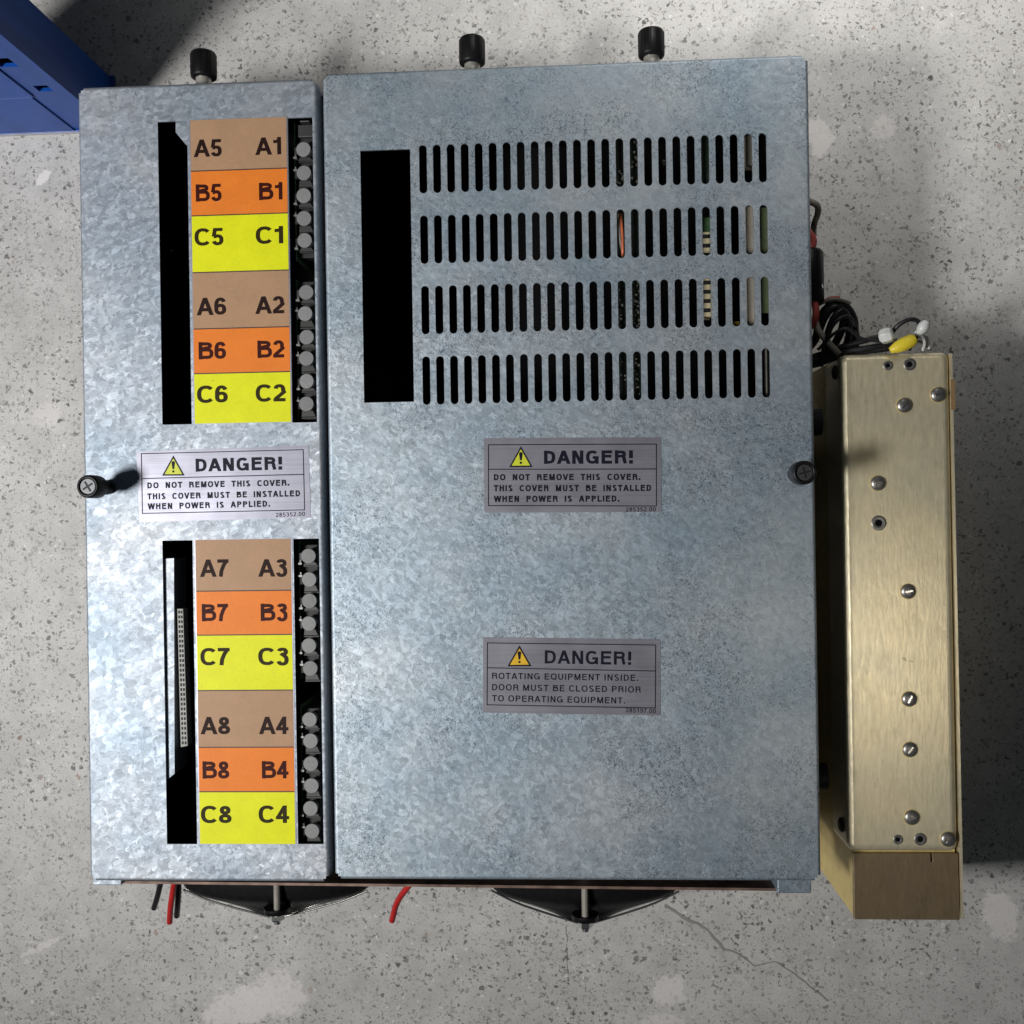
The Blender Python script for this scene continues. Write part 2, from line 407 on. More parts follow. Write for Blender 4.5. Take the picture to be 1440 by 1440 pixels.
# ------------------------------------------------------------------ stroke lettering (grotesque capitals and figures)
def arc(cx, cy, rx, ry, a0, a1, n=14):
    pts = []
    for i in range(n + 1):
        a = R(a0 + (a1 - a0) * i / n); ca, sa = math.cos(a), math.sin(a); e = 0.82
        pts.append((cx + rx * math.copysign(abs(ca) ** e, ca), cy + ry * math.copysign(abs(sa) ** e, sa)))
    return pts
def glyph(ch, w):
    """returns (advance, [polylines], [diagonals with level ends], [boxes]); cap height 1"""
    h = w / 2; L = []; D = []; B = []
    if ch == 'A': A = .98; D = [(.17 - .04, 0, .49, 1), (.81 + .04, 0, .49, 1)]; B = [(.27, .71, .22, .22 + w * .85)]
    elif ch == 'B':
        A = .98; B = [(.09, .09 + w, 0, 1)]
        L = [[(.10, 1 - h), (.52, 1 - h)] + arc(.52, .77, .23, .23 - h, 90, -90)[1:] + [(.10, .54)],
             [(.10, .54)] + [(.58, .54)] + arc(.58, .27 + h / 2, .25, .27 - h / 2, 90, -90)[1:] + [(.10, h)]]
    elif ch == 'C': A = .96; L = [arc(.51, .5, .46 - h, .52 - h, 40, 320, 26)]
    elif ch == 'D': A = .98; B = [(.09, .09 + w, 0, 1)]; L = [[(.09 + w, 1 - h), (.44, 1 - h)] + arc(.44, .5, .46 - h, .5 - h, 90, -90, 18)[1:] + [(.09 + w, h)]]
    elif ch == 'E': A = .92; B = [(.09, .09 + w, 0, 1), (.09 + w, .84, 0, w * .9), (.09 + w, .84, 1 - w * .9, 1), (.09 + w, .79, .46, .46 + w * .85)]
    elif ch == 'G': A = 1.06; L = [arc(.52, .5, .45 - h, .52 - h, 42, 338, 28)]; B = [(.55, .97, .36, .36 + w * .85), (.97 - w * .85, .97, 0.0, .36)]
    elif ch == 'H': A = .98; B = [(.09, .09 + w, 0, 1), (.89 - w, .89, 0, 1), (.09 + w, .89 - w, .45, .45 + w * .9)]
    elif ch == 'I': A = .38; B = [(.19 - h, .19 + h, 0, 1)]
    elif ch == 'L': A = .84; B = [(.09, .09 + w, 0, 1), (.09 + w, .80, 0, w * .9)]
    elif ch == 'M': A = 1.14; B = [(.09, .09 + w * .95, 0, 1), (1.05 - w * .95, 1.05, 0, 1)]; D = [(.57, 0.0, .09 + w * .6, 1), (.57, 0.0, 1.05 - w * .6, 1)]
    elif ch == 'N': A = .98; B = [(.09, .09 + w, 0, 1), (.89 - w, .89, 0, 1)]; D = [(.89 - w * .6, 0, .09 + w * .6, 1)]
    elif ch == 'O': A = 1.06; L = [arc(.53, .5, .47 - h, .52 - h, 0, 360, 32)]
    elif ch == 'Q': A = 1.06; L = [arc(.53, .5, .47 - h, .52 - h, 0, 360, 32)]; D = [(.92, -.04, .66, .26)]
    elif ch == 'P': A = .93; B = [(.09, .09 + w, 0, 1)]; L = [[(.09 + w, 1 - h), (.54, 1 - h)] + arc(.54, .70, .32 - h, .30 - h, 90, -90)[1:] + [(.09 + w, .40 + h)]]
    elif ch == 'R':
        A = .98; B = [(.09, .09 + w, 0, 1)]
        L = [[(.09 + w, 1 - h), (.56, 1 - h)] + arc(.56, .72, .32 - h, .28 - h, 90, -90)[1:] + [(.09 + w, .44 + h)],
             [(.56, .44 + h)] + arc(.58, .30, .24 - h / 2, .14 + h, 90, 0)[1:] + [(.84, .02)]]
    elif ch == 'S': A = .92; L = [arc(.46, .755, .36 - h, .265 - h, 22, 256, 16) + arc(.46, .245, .38 - h, .265 - h, 76, -158, 18)]
    elif ch == 'T': A = .84; B = [(.42 - h, .42 + h, 0, 1 - w * .9), (.03, .81, 1 - w * .9, 1)]
    elif ch == 'U': A = .98; L = [[(.09 + h, 1), (.09 + h, .36)] + arc(.49, .36, .40 - h, .38 - h, 180, 360, 18)[1:] + [(.89 - h, 1)]]
    elif ch == 'V': A = .92; D = [(.46, 0, .12, 1), (.46, 0, .80, 1)]
    elif ch == 'W': A = 1.28; D = [(.36, 0, .12, 1), (.36, 0, .64, 1), (.92, 0, .64, 1), (.92, 0, 1.16, 1)]
    elif ch == '1': A = .77; B = [(.53 - w, .53, 0, 1)]; L = [[(.53 - h, .86)] + [(.37, .775), (.22, .745), (.09, .74)]]
    elif ch == '2': A = .77; L = [arc(.38, .69, .31 - h, .32 - h, 172, -8, 14) + [(.62, .54), (.38, .33), (.20, .18), (.15, .09)]]; B = [(.06, .70, 0, w * .85)]
    elif ch == '3': A = .77; L = [arc(.37, .76, .29 - h, .255 - h, 168, -90, 16) + [(.30, .53)], [(.36, .53)] + arc(.37, .26 + h / 3, .32 - h, .275 - h / 3, 90, -165, 18)]
    elif ch == '4': A = .77; B = [(.62 - w, .62, 0, 1), (.04, .74, .21, .21 + w * .85)]; D = [(.12, .27, .53, 1)]
    elif ch == '5': A = .77; L = [[(.66, 1 - h * .9), (.24, 1 - h * .9), (.17, .50)], [(.17, .50)] + arc(.38, .31, .32 - h, .335 - h, 128, -165, 20)]
    elif ch == '6': A = .77; L = [arc(.38, .32, .33 - h, .33 - h, 0, 360, 26), [(.05 + h, .34)] + arc(.39, .50, .34 - h, .51 - h, 175, 32, 16)]
    elif ch == '7': A = .77; L = [[(.58, .90), (.42, .66), (.29, .34), (.25, 0)]]; B = [(.06, .70, 1 - w * .9, 1)]
    elif ch == '8': A = .77; L = [arc(.385, .745, .28 - h, .265 - h, 0, 360, 22), arc(.385, .26, .33 - h, .275 - h, 0, 360, 24)]
    elif ch == '9': A = .77; L = [arc(.38, .68, .33 - h, .33 - h, 0, 360, 26), [(.71 - h, .66)] + arc(.37, .50, .34 - h, .51 - h, -5, -148, 16)]
    elif ch == '0': A = .77; L = [arc(.385, .5, .33 - h, .515 - h, 0, 360, 28)]
    elif ch == '.': A = .38; B = [(.19 - h * 1.1, .19 + h * 1.1, 0, w * 1.1)]
    elif ch == '!': A = .46; B = [(.23 - h * 1.1, .23 + h * 1.1, 0, w * 1.05), (.23 - h * 1.1, .23 + h * 1.1, w * 1.6, 1)]
    else: A = .40
    return A, L, D, B
def ribbon(m, pts, w, T, z, closed=False):
    n = len(pts); a = []; b = []
    closed = (pts[0][0] - pts[-1][0]) ** 2 + (pts[0][1] - pts[-1][1]) ** 2 < 1e-8
    for i in range(n):
        p0 = pts[i - 1] if i > 0 else (pts[-2] if closed else pts[0]); p1 = pts[i]
        p2 = pts[i + 1] if i < n - 1 else (pts[1] if closed else pts[-1])
        d1 = Vector((p1[0] - p0[0], p1[1] - p0[1])); d2 = Vector((p2[0] - p1[0], p2[1] - p1[1]))
        if d1.length < 1e-7: d1 = d2
        if d2.length < 1e-7: d2 = d1
        d1.normalize(); d2.normalize(); t = (d1 + d2); t = t.normalized() if t.length > 1e-5 else d1
        nn = Vector((-t.y, t.x)); k = 1 / max(0.5, nn.dot(Vector((-d1.y, d1.x))))
        a.append(T(p1[0] + nn.x * w / 2 * k, p1[1] + nn.y * w * .42 * k, z)); b.append(T(p1[0] - nn.x * w / 2 * k, p1[1] - nn.y * w * .42 * k, z))
    m.add(a + b, [(n + i, n + i + 1, i + 1, i) for i in range(n - 1)])
def lettering(m, s, p0, p1, cap, z, w=0.17, track=0.0):
    """write s from point p0 (left end of the baseline) to p1 (right end) on the plane z"""
    adv = 0; items = []
    for ch in s:
        g = glyph(ch, w); items.append((adv, g)); adv += g[0] + track
    def ink(x0, g):
        X = [x0 + p[0] - w * .42 for P in g[1] for p in P] + [x0 + p[0] + w * .42 for P in g[1] for p in P]
        for d in g[2]: X += [x0 + d[0] - w * .5, x0 + d[0] + w * .5, x0 + d[2] - w * .5, x0 + d[2] + w * .5]
        for b in g[3]: X += [x0 + b[0], x0 + b[1]]
        return min(X), max(X)
    lo = ink(*items[0])[0]; hi = ink(*items[-1])[1]
    d = Vector((p1[0] - p0[0], p1[1] - p0[1])); sx = d.length / (hi - lo); u = d.normalized(); v = Vector((-u.y, u.x))
    for x0, (A, L, D, B) in items:
        def T(x, y, zz): X = (x0 + x - lo) * sx; return (p0[0] + u.x * X + v.x * y * cap, p0[1] + u.y * X + v.y * y * cap, zz)
        zi = z
        for P in L: ribbon(m, P, w, T, zi); zi += 0.000006
        for (xa, ya, xb, yb) in D:
            q = w * 0.53
            m.add([T(xa - q, ya, zi), T(xa + q, ya, zi), T(xb + q, yb, zi), T(xb - q, yb, zi)], [(0, 1, 2, 3)]); zi += 0.000006
        for (xa, xb, ya, yb) in B:
            m.add([T(xa, ya, zi), T(xb, ya, zi), T(xb, yb, zi), T(xa, yb, zi)], [(0, 1, 2, 3)]); zi += 0.000006

# ------------------------------------------------------------------ the control unit
unit = empty('control_unit', (0, 0, 0), 'large galvanised metal control unit with slotted cover, danger stickers and coloured terminal labels', 'electrical unit')
TH = 0.0012
def rect(px0, py0, px1, py1, z=H):
    a = at(px0, py0, z); b = at(px1, py1, z)
    return [min(a.x, b.x), max(a.x, b.x), min(a.y, b.y), max(a.y, b.y)]
def sheet_cover(name, x0, x1, y0, y1, z, holes, depth, mat, flange_right=True):
    r = 0.0022
    cu = bpy.data.curves.new(name, 'CURVE'); cu.dimensions = '2D'; cu.fill_mode = 'BOTH'; cu.extrude = TH / 2
    def spl(pts):
        s = cu.splines.new('POLY'); s.points.add(len(pts) - 1); s.use_cyclic_u = True
        for i, p in enumerate(pts): s.points[i].co = (p[0], p[1], 0, 1)
    spl([(x0 + r, y0 + r), (x1 - r, y0 + r), (x1 - r, y1 - r), (x0 + r, y1 - r)])
    for hpts in holes: spl(hpts)
    tmp = bpy.data.objects.new('tmp', cu); C.objects.link(tmp)
    dg = bpy.context.evaluated_depsgraph_get(); dg.update()
    me = bpy.data.meshes.new_from_object(tmp.evaluated_get(dg))
    bpy.data.objects.remove(tmp)
    m = MB()
    m.add([(v.co.x, v.co.y, v.co.z + z - TH / 2) for v in me.vertices], [tuple(p.vertices) for p in me.polygons])
    # bent edges: an L profile swept along each side
    prof = []
    for k in range(7): a = PI / 2 * k / 6; prof.append((math.sin(a) * r, z - r + math.cos(a) * r))
    prof.append((r, z - depth)); prof.append((r - TH, z - depth))
    for k in range(6, -1, -1): a = PI / 2 * k / 6; prof.append((math.sin(a) * (r - TH), z - r + math.cos(a) * (r - TH)))
    n = len(prof); nt_ = 0.0015
    def sweep(p, q, out):
        vs = [(p[0] + out[0] * o, p[1] + out[1] * o, zz) for o, zz in prof] + [(q[0] + out[0] * o, q[1] + out[1] * o, zz) for o, zz in prof]
        fs = [(i, (i + 1) % n, n + (i + 1) % n, n + i) for i in range(n)]
        m.add(vs, fs, False); m.add(vs[:n], [tuple(range(n))]); m.add(vs[n:], [tuple(range(n))])
    sweep((x0 + r, y1 - r - nt_), (x0 + r, y0 + r + nt_), (-1, 0))
    sweep((x1 - r, y0 + r + nt_), (x1 - r, y1 - r - nt_), (1, 0))
    sweep((x0 + r + nt_, y0 + r), (x1 - r - nt_, y0 + r), (0, -1))
    sweep((x1 - r - nt_, y1 - r), (x0 + r + nt_, y1 - r), (0, 1))
    mesh = m.mesh(name, worigin(unit))
    bm = bmesh.new(); bm.from_mesh(mesh); bmesh.ops.remove_doubles(bm, verts=bm.verts, dist=2e-6)
    bmesh.ops.recalc_face_normals(bm, faces=bm.faces); bm.to_mesh(mesh); bm.free()
    return mkobj(name, mesh, mat, unit)
def rp(r): return [(r[0], r[2]), (r[1], r[2]), (r[1], r[3]), (r[0], r[3])]

# extents from the photographed corners
LX0 = (at(110, 122, H).x + at(125, 1240, H).x) / 2
RX1 = (at(1138, 78, H).x + at(1152, 1240, H).x) / 2
LX1 = (at(446, 112, H).x + at(463, 1240, H).x) / 2
RX0 = (at(457, 104, H).x + at(468.5, 1232, H).x) / 2
LY1 = (at(110, 122, H).y + at(446, 110, H).y) / 2; LY0 = (at(125, 1240, H).y + at(460, 1240, H).y) / 2
RY1 = (at(460, 104, H).y + at(1138, 78, H).y) / 2; RY0 = (at(468, 1232, H).y + at(1150, 1242, H).y) / 2
def col(pxt, pyt, pxb, pyb): return (at(pxt, pyt, H).x + at(pxb, pyb, H).x) / 2
L1 = [col(222, 171, 228, 597), col(263.8, 171, 269, 597), at(245, 597, H).y, at(245, 170.5, H).y]
R1 = [col(405, 166, 411, 594), col(448, 166, 455.5, 594), at(430, 594, H).y, at(430, 165, H).y]; R1[1] = min(R1[1], LX1 - 0.0022 - 0.0010)
L2 = [col(230, 761, 233, 1187), col(272.5, 761, 275.5, 1187), at(250, 1187, H).y, at(250, 760, H).y]
R2 = [col(414, 758, 417.5, 1187), col(457, 758, 460, 1187), at(435, 1187, H).y, at(435, 757.5, H).y]; R2[1] = min(R2[1], LX1 - 0.0022 - 0.0010)
cover_small = sheet_cover('small_cover', LX0, LX1, LY0, LY1, H, [rp(L1), rp(R1), rp(L2), rp(R2)], 0.030, M['galv_left'])
tag(cover_small, 'narrow left cover with four cut-out windows')
holes = [rp([col(508, 212, 512, 566), col(578, 211, 582, 565), at(547, 566, H).y, at(543, 212, H).y])]
s00 = at(595.5, 239.2, H); s11 = at(1076.5, 524.8, H)
sw, sl = 0.0047, 0.0293
for j in range(4):
    for i in range(25):
        cx = s00.x + (s11.x - s00.x) * i / 24; cy = s00.y + (s11.y - s00.y) * j / 3
        r = sw / 2; hh = sl / 2 - r
        P = [(cx + r * math.cos(PI * k / 8), cy + hh + r * math.sin(PI * k / 8)) for k in range(9)] + \
            [(cx - r * math.cos(PI * k / 8), cy - hh - r * math.sin(PI * k / 8)) for k in range(9)]
        holes.append(P)
cover_large = sheet_cover('large_cover', RX0, RX1, RY0, RY1, H + 0.0016, holes, 0.034, M['galv_right'])
tag(cover_large, 'wide right cover with four rows of ventilation slots')
ZT = H + 0.0016

# chassis under the covers
m = MB(); z0, z1 = 0.006, H - 0.012
CX0, CX1, CY0, CY1 = LX0 + 0.004, RX1 - 0.005, LY0 + 0.004, RY1 - 0.008
m.box(CX0, CX0 + .0015, CY0, CY1, z0, z1); m.box(CX1 - .0015, CX1, CY0, CY1, z0, z1)
m.box(CX0 + .0015, CX1 - .0015, CY1 - .0015, CY1, z0, z1)
m.box(CX0 + .0015, CX1 - .0015, CY0, CY0 + .0015, z0, z1)
m.box(CX0 + .0015, CX1 - .0015, CY0 + .0015, CY1 - .0015, z0, z0 + .002)
xm = (LX1 + RX0) / 2
m.box(xm - .0007, xm + .0007, CY0 + .0015, CY1 - .0015, z0 + .002, H - 0.0135)
m.build('chassis', M['interior'], unit)
# feet
for sx in (CX0 + .03, CX1 - .03):
    for sy in (CY0 + .03, CY1 - .03):
        q = MB(); q.lathe([(0.009, 0.0), (0.010, 0.003), (0.010, 0.006)], 20, (sx, sy, 0)); q.build('foot', M['black_rubber'], unit)
# lower lip of the tray, rust tinged, seen along the bottom edge
m = MB(); zl = H - 0.010
a = at(172, 1242.5, zl); b = at(1097, 1253, zl); a2 = at(172, 1239, zl); b2 = at(1097, 1248.5, zl)
m.prism([(a.x, a.y), (b.x, b.y), (b.x, b.y + 0.0016), (a.x, a.y + 0.0016)], 0.008, zl)
m.build('tray_lip', M['tray'], unit)
for (q0, q1, nm) in (((130, 1238), (171, 1245), 0), ((1093, 1240), (1141, 1256.5), 1)):
    m = MB(); zz = H - 0.0025 if nm == 0 else H - 0.004
    rc = rect(q0[0], q0[1] - 14, q1[0], q1[1], zz); m.box(*rc, zz - 0.02, zz)
    m.build('corner_tab', M['galv_left'] if nm == 0 else M['galv_right'], unit, 0.0006)

# ---- bridge labels: coloured bands with their letters
def big_label(name, xl, xr, ys, yr, labels, letters, title):
    p = None
    x0 = col(*xl); x1 = col(*xr)
    base = MB(); base.box(x0 - 0.0007, x1 + 0.0007, at(340, ys[-1], H).y - .0000, at(340, ys[0], H).y, H + 0.00005, H + 0.0002)
    card = base.build('label_card', M['foil_light'], unit); tag(card, title)
    for k, kind in enumerate(labels):
        y1 = at(340, ys[k], H).y; y0 = at(340, ys[k + 1], H).y
        q = MB(); q.box(x0, x1, y0 + (0.0005 if k < 5 else 0.0002), y1 - 0.0002, H + 0.0002, H + 0.00032)
        q.build({'A': 'brown_band', 'B': 'orange_band', 'C': 'yellow_band'}[kind], M[{'A': 'brown_band', 'B': 'orange_band', 'C': 'yellow_band'}[kind]], card)
        if k < 5:
            q = MB(); q.box(x0, x1, y0 - 0.0002, y0 + 0.0005, H + 0.0002, H + 0.00030); q.build('divider_rule', M['line_ink'], card)
    for (s, xa, xb, yb) in letters:
        q = MB(); z = H + 0.00036
        A = at(xa, yb, H); B = at(xb, yb - 0.35, H)
        lettering(q, s, (A.x, A.y), (B.x, A.y), 0.01065, z, 0.222, -0.03)
        q.build('letters', M[{'A': 'brown_ink', 'B': 'orange_ink', 'C': 'yellow_ink'}[s[0]]], card)
big_label('upper', (268, 167, 274, 596), (402.5, 167, 409.5, 596), [166.5, 239, 302, 382, 461.5, 524.5, 595], None, 'ABCABC',
    [('A5', 272.8, 313.5, 221.3), ('A1', 359.3, 395.7, 218.5), ('B5', 273.9, 313.2, 284), ('B1', 362.7, 397.6, 281.8), ('C5', 274.4, 316, 346), ('C1', 360.5, 398.6, 343.5),
     ('A6', 277, 318, 443.7), ('A2', 359.4, 400.2, 441.7), ('B6', 277.7, 317.8, 505.7), ('B2', 360.4, 400.2, 503.7), ('C6', 278, 320.2, 567), ('C2', 360.4, 402.2, 565.3)],
    'colour banded card lettered A5 to C6 and A1 to C2')
big_label('lower', (277, 757, 279.5, 1187), (411, 757, 413.3, 1187), [758, 831, 893, 971, 1051, 1113.5, 1187], None, 'ABCABC',
    [('A7', 281.7, 321.9, 811.3), ('A3', 363.5, 403.8, 811), ('B7', 282.3, 321.3, 873.8), ('B3', 365, 404.2, 873.3), ('C7', 282.7, 323.5, 935.6), ('C3', 364, 405.8, 935.3),
     ('A8', 282.4, 323.4, 1032.5), ('A4', 364.6, 406, 1032.3), ('B8', 283.3, 322.3, 1094.8), ('B4', 366.8, 406, 1094.5), ('C8', 283.5, 325.5, 1157.3), ('C4', 364.6, 407, 1157)],
    'colour banded card lettered A7 to C8 and A3 to C4')

# ---- danger stickers
def sticker(z, quad, frame, divider, tri, hazard, danger, lines, number, mat, wts, title):
    """all measures are photo pixels of flat marks lying on the cover"""
    Q = [at(x, y, z) for x, y in quad]
    m = MB(); m.prism([(p.x, p.y) for p in Q], z + 0.00004, z + 0.00020)
    st = m.build('warning_sticker', mat, unit); tag(st, title)
    zz = z + 0.00026; w = 0.00055
    m = MB(); F = [at(x, y, z) for x, y in frame]
    def bar(a, b, lw, dz):
        d = (b - a).normalized(); n = Vector((-d.y, d.x, 0)) * lw / 2; e = d * (lw / 2)
        m.add([(p.x, p.y, zz + dz) for p in (a - n - e, b - n + e, b + n + e, a + n - e)], [(0, 1, 2, 3)])
    for i in range(4): bar(F[i], F[(i + 1) % 4], w, 0.000005 * i)
    bar(at(*divider[0], z), at(*divider[1], z), w, 0.00003)
    m.build('border_lines', M['sticker_ink'], st)
    (tx, ty0, ty1, tw) = tri; T = [at(tx - tw / 2, ty1, z), at(tx + tw / 2, ty1 - 0.3, z), at(tx, ty0, z)]
    cen = (T[0] + T[1] + T[2]) / 3
    def scaled(k): return [((cen + (p - cen) * k).x, (cen + (p - cen) * k).y) for p in T]
    m = MB(); m.flat(scaled(1.06), zz); tr = m.build('warning_triangle', M['sticker_ink'], st)
    m = MB(); m.flat(scaled(0.83), zz + 0.00002); m.build('triangle_fill', M[hazard], st)
    m = MB(); hgt = (T[2] - (T[0] + T[1]) / 2); hb = (T[0] + T[1]) / 2; u = hgt.normalized(); n = Vector((u.y, -u.x, 0)); hl = hgt.length
    def pt(a, b): p = hb + u * a * hl + n * b * hl; return (p.x, p.y, zz + 0.00004)
    m.add([pt(.32, -.045), pt(.32, .045), pt(.66, .095), pt(.72, .07), pt(.74, 0), pt(.72, -.07), pt(.66, -.095)], [tuple(range(7))])
    m.add([pt(.20 + .065 * math.sin(2 * PI * k / 12), .065 * math.cos(2 * PI * k / 12)) for k in range(12)], [tuple(range(12))])
    m.build('exclamation_mark', M['sticker_ink'], st)
    m = MB(); a, b, cap = danger; A = at(*a, z); B = at(*b, z)
    lettering(m, 'DANGER!', (A.x, A.y), (B.x, B.y), cap, zz, wts[0], 0.03); m.build('headline', M['sticker_ink'], st)
    for s, a, b in lines:
        m = MB(); A = at(*a, z); B = at(*b, z)
        lettering(m, s, (A.x, A.y), (B.x, B.y), 0.00375, zz, wts[1], 0.10); m.build('text_line', M['sticker_ink'], st)
    m = MB(); A = at(*number[1], z); B = at(*number[2], z)
    lettering(m, number[0], (A.x, A.y), (B.x, B.y), 0.00255, zz, 0.17, 0.05); m.build('part_number', M['sticker_ink'], st)
T1 = ['DO  NOT  REMOVE  THIS  COVER.', 'THIS  COVER  MUST  BE  INSTALLED', 'WHEN  POWER  IS  APPLIED.']
sticker(H, [(192, 635), (434, 626.5), (437, 728), (196, 734)], [(199, 638), (426.5, 632.5), (428.5, 717), (200.5, 722)], [(199.5, 673), (427.5, 667)],
    (244, 641.5, 668.5, 30), 'hazard_lime', ((275.5, 663.5), (397, 660.5), 0.0080),
    [(T1[0], (207.5, 687), (407, 683)), (T1[1], (207.5, 702.5), (422, 698)), (T1[2], (208, 716.5), (380, 712.5))],
    ('285352.00', (388, 727), (429, 725.5)), M['foil_light'], (0.25, 0.265), 'pale silver danger sticker on narrow left cover')
sticker(ZT, [(680, 616), (929.5, 615), (930, 720), (681, 721)], [(687, 625.5), (923, 624.5), (923, 711.5), (687, 711)], [(687.5, 660), (923, 659.5)],
    (732.5, 628.5, 656.5, 31), 'hazard_lime', ((765, 652.5), (890, 652), 0.0080),
    [(T1[0], (694.5, 675.5), (900.5, 675)), (T1[1], (694.5, 691), (915.5, 690.5)), (T1[2], (694.5, 706), (871, 705.5))],
    ('285352.00', (880, 719.5), (922, 719)), M['foil_grey'], (0.25, 0.265), 'upper grey danger sticker below the ventilation slots')
sticker(ZT, [(679.5, 896), (928.5, 899), (929, 1006), (679, 1002)], [(685.5, 904), (922, 907), (921.5, 995.5), (685, 991)], [(685, 939), (922, 943.5)],
    (730.5, 908.5, 936.5, 32), 'hazard_amber', ((766, 933), (887.5, 935), 0.0080),
    [('ROTATING EQUIPMENT INSIDE.', (692, 954.5), (897.5, 957.5)), ('DOOR MUST BE CLOSED PRIOR', (692, 970.5), (901, 974)), ('TO OPERATING EQUIPMENT.', (692, 986), (879, 989.5))],
    ('285197.00', (880, 1001.5), (922, 1003)), M['foil_grey'], (0.205, 0.19), 'lower grey danger sticker about rotating equipment')

# ---- terminal strips in the right-hand windows
ZD = H - 0.0022
disc_ys = [210, 243, 275, 307, 338, 411, 441, 474, 504, 536, 568, 782, 815, 845, 877, 908, 940, 1012, 1042, 1074, 1105, 1137, 1169]
def disc_x(y): return 427.5 + (y - 210) * (437.5 - 427.5) / 960.0
hm = MB(); hm.lathe([(0.0036, -0.016), (0.0036, -0.0016), (0.0045, -0.0012), (0.0045, -0.0002), (0.0044, -0.00005), (0.0020, 0.0)], 32, smooth=False)
head_me = hm.mesh('terminal_screw'); head_me.materials.append(M['grey_terminal'])
tm = MB(); tm.prism([(-.0036, .0), (.0032, .0), (.0050, -.0040), (-.0040, -.0040)], -0.006, -0.0010); tm.box(-.0042, .0054, -.0052, -.0042, -.005, -.0014)
tab_me = tm.mesh('clamp_tab', Vector((0, 0, 0)), 0.0002, 1); tab_me.materials.append(M['terminal_shade'])
lm = MB(); lm.box(-.0011, .0011, -.0006, .0006, -.004, 0); lm.box(-.0004, .0004, .0006, .0022, -.004, -.0008)
lug_me = lm.mesh('terminal_lug'); lug_me.materials.append(simple('tinned_lug', (.34, .35, .33), .35, .5))
for gi, (ya, yb) in enumerate(((176, 362), (396, 590), (766, 952), (996, 1186))):
    q = MB(); xa = disc_x((ya + yb) / 2)
    A = at(xa - 11, ya, H - .008); B = at(xa + 15, yb, H - .008)
    q.box(A.x, B.x, B.y, A.y, H - 0.045, H - 0.0085)
    blk = q.build('terminal_block', M['terminal_black'], unit, 0.0005)
    q = MB(); A = at(xa - 14.5, ya - 4, H - .004); B = at(xa - 12, yb + 4, H - .004); q.box(A.x, B.x, B.y, A.y, H - 0.05, H - 0.0045)
    q.build('circuit_board_edge', M['pcb'], unit)
    ys_ = [y for y in disc_ys if ya - 8 < y < yb + 8]
    for k, y in enumerate(ys_):
        jx = random.uniform(-1.2, 1.2)
        p = at(disc_x(y) + jx, y, ZD)
        o = mkobj('terminal_screw', head_me, None, blk, p); o.rotation_euler = (random.uniform(-.06, .06), random.uniform(-.06, .06), random.uniform(0, 6))
        o2 = mkobj('clamp_tab', tab_me, None, blk, (p.x, p.y - 0.0036, H - 0.0045))
        o2.scale = (1, 1.0 if (k % 2) else 0.6, 1)
        mkobj('terminal_lug', lug_me, None, blk, (p.x - .0056, p.y + (.0022 if k % 2 else -.0046), H - .0032))
        # little barrier wall left of every clamp
        q = MB(); q.box(p.x - .0062, p.x - .0046, p.y - .0030, p.y + .0018, H - .009, H - .0040); q.build('barrier', M['terminal_shade'] if k % 3 == 0 else M['terminal_black'], blk)
q = MB(); p = at(429, 184, H - .004); q.box(p.x - .0045, p.x + .0048, p.y - .0035, p.y + .004, H - .02, H - .0045); q.box(p.x - .003, p.x + .003, p.y + .0052, p.y + .0062, H - .02, H - .003)
q.build('end_clamp', M['terminal_shade'], unit, 0.0004)
# clear lit corner bracket in the upper left window, loose strips in the lower left window
q = MB(); z = H - 0.004
q.prism([tuple(at(x, y, z)[:2]) for x, y in ((247, 160), (247, 186), (262, 204), (275, 204), (275, 160))], z - .0012, z)
q.build('inner_bracket', M['galv_left'], unit)
q = MB(); z = H - 0.0022
q.prism([tuple(at(x, y, z)[:2]) for x, y in ((226, 786), (244.5, 785), (245.5, 1088), (226, 1104))], z - .0012, z)
q.prism([tuple(at(x, y, z)[:2]) for x, y in ((243.5, 785), (244.5, 785), (245.5, 1088), (244.5, 1088))], z - .02, z - .0012)
q.build('inner_flange', M['galv_left'], unit)
q = MB(); z = H - 0.0035
q.prism([tuple(at(x, y, z)[:2]) for x, y in ((249, 856), (257.5, 856), (264, 1049), (254, 1051))], z - .008, z)
cs = q.build('pin_connector', simple('grey_connector_plastic', (0.30, 0.30, 0.28), 0.5), unit, 0.0003)
q = MB()
for k in range(28):
    t_ = (k + .7) / 28.5
    for s_ in (.3, .7):
        p = at((249 + 5 * t_) * (1 - s_) + (257.5 + 6.5 * t_) * s_, 856 + 194 * t_, z)
        q.box(p.x - .0004, p.x + .0004, p.y - .0009, p.y + .0009, z, z + .0004)
pn = q.build('pins', M['dark_steel'], cs)
q = MB(); p = at(240.5, 352, H - .012); q.lathe([(0.0011, -0.004), (0.0011, 0), (0.0004, 0.0008)], 10, p); q.build('small_screw', M['chrome'], unit)

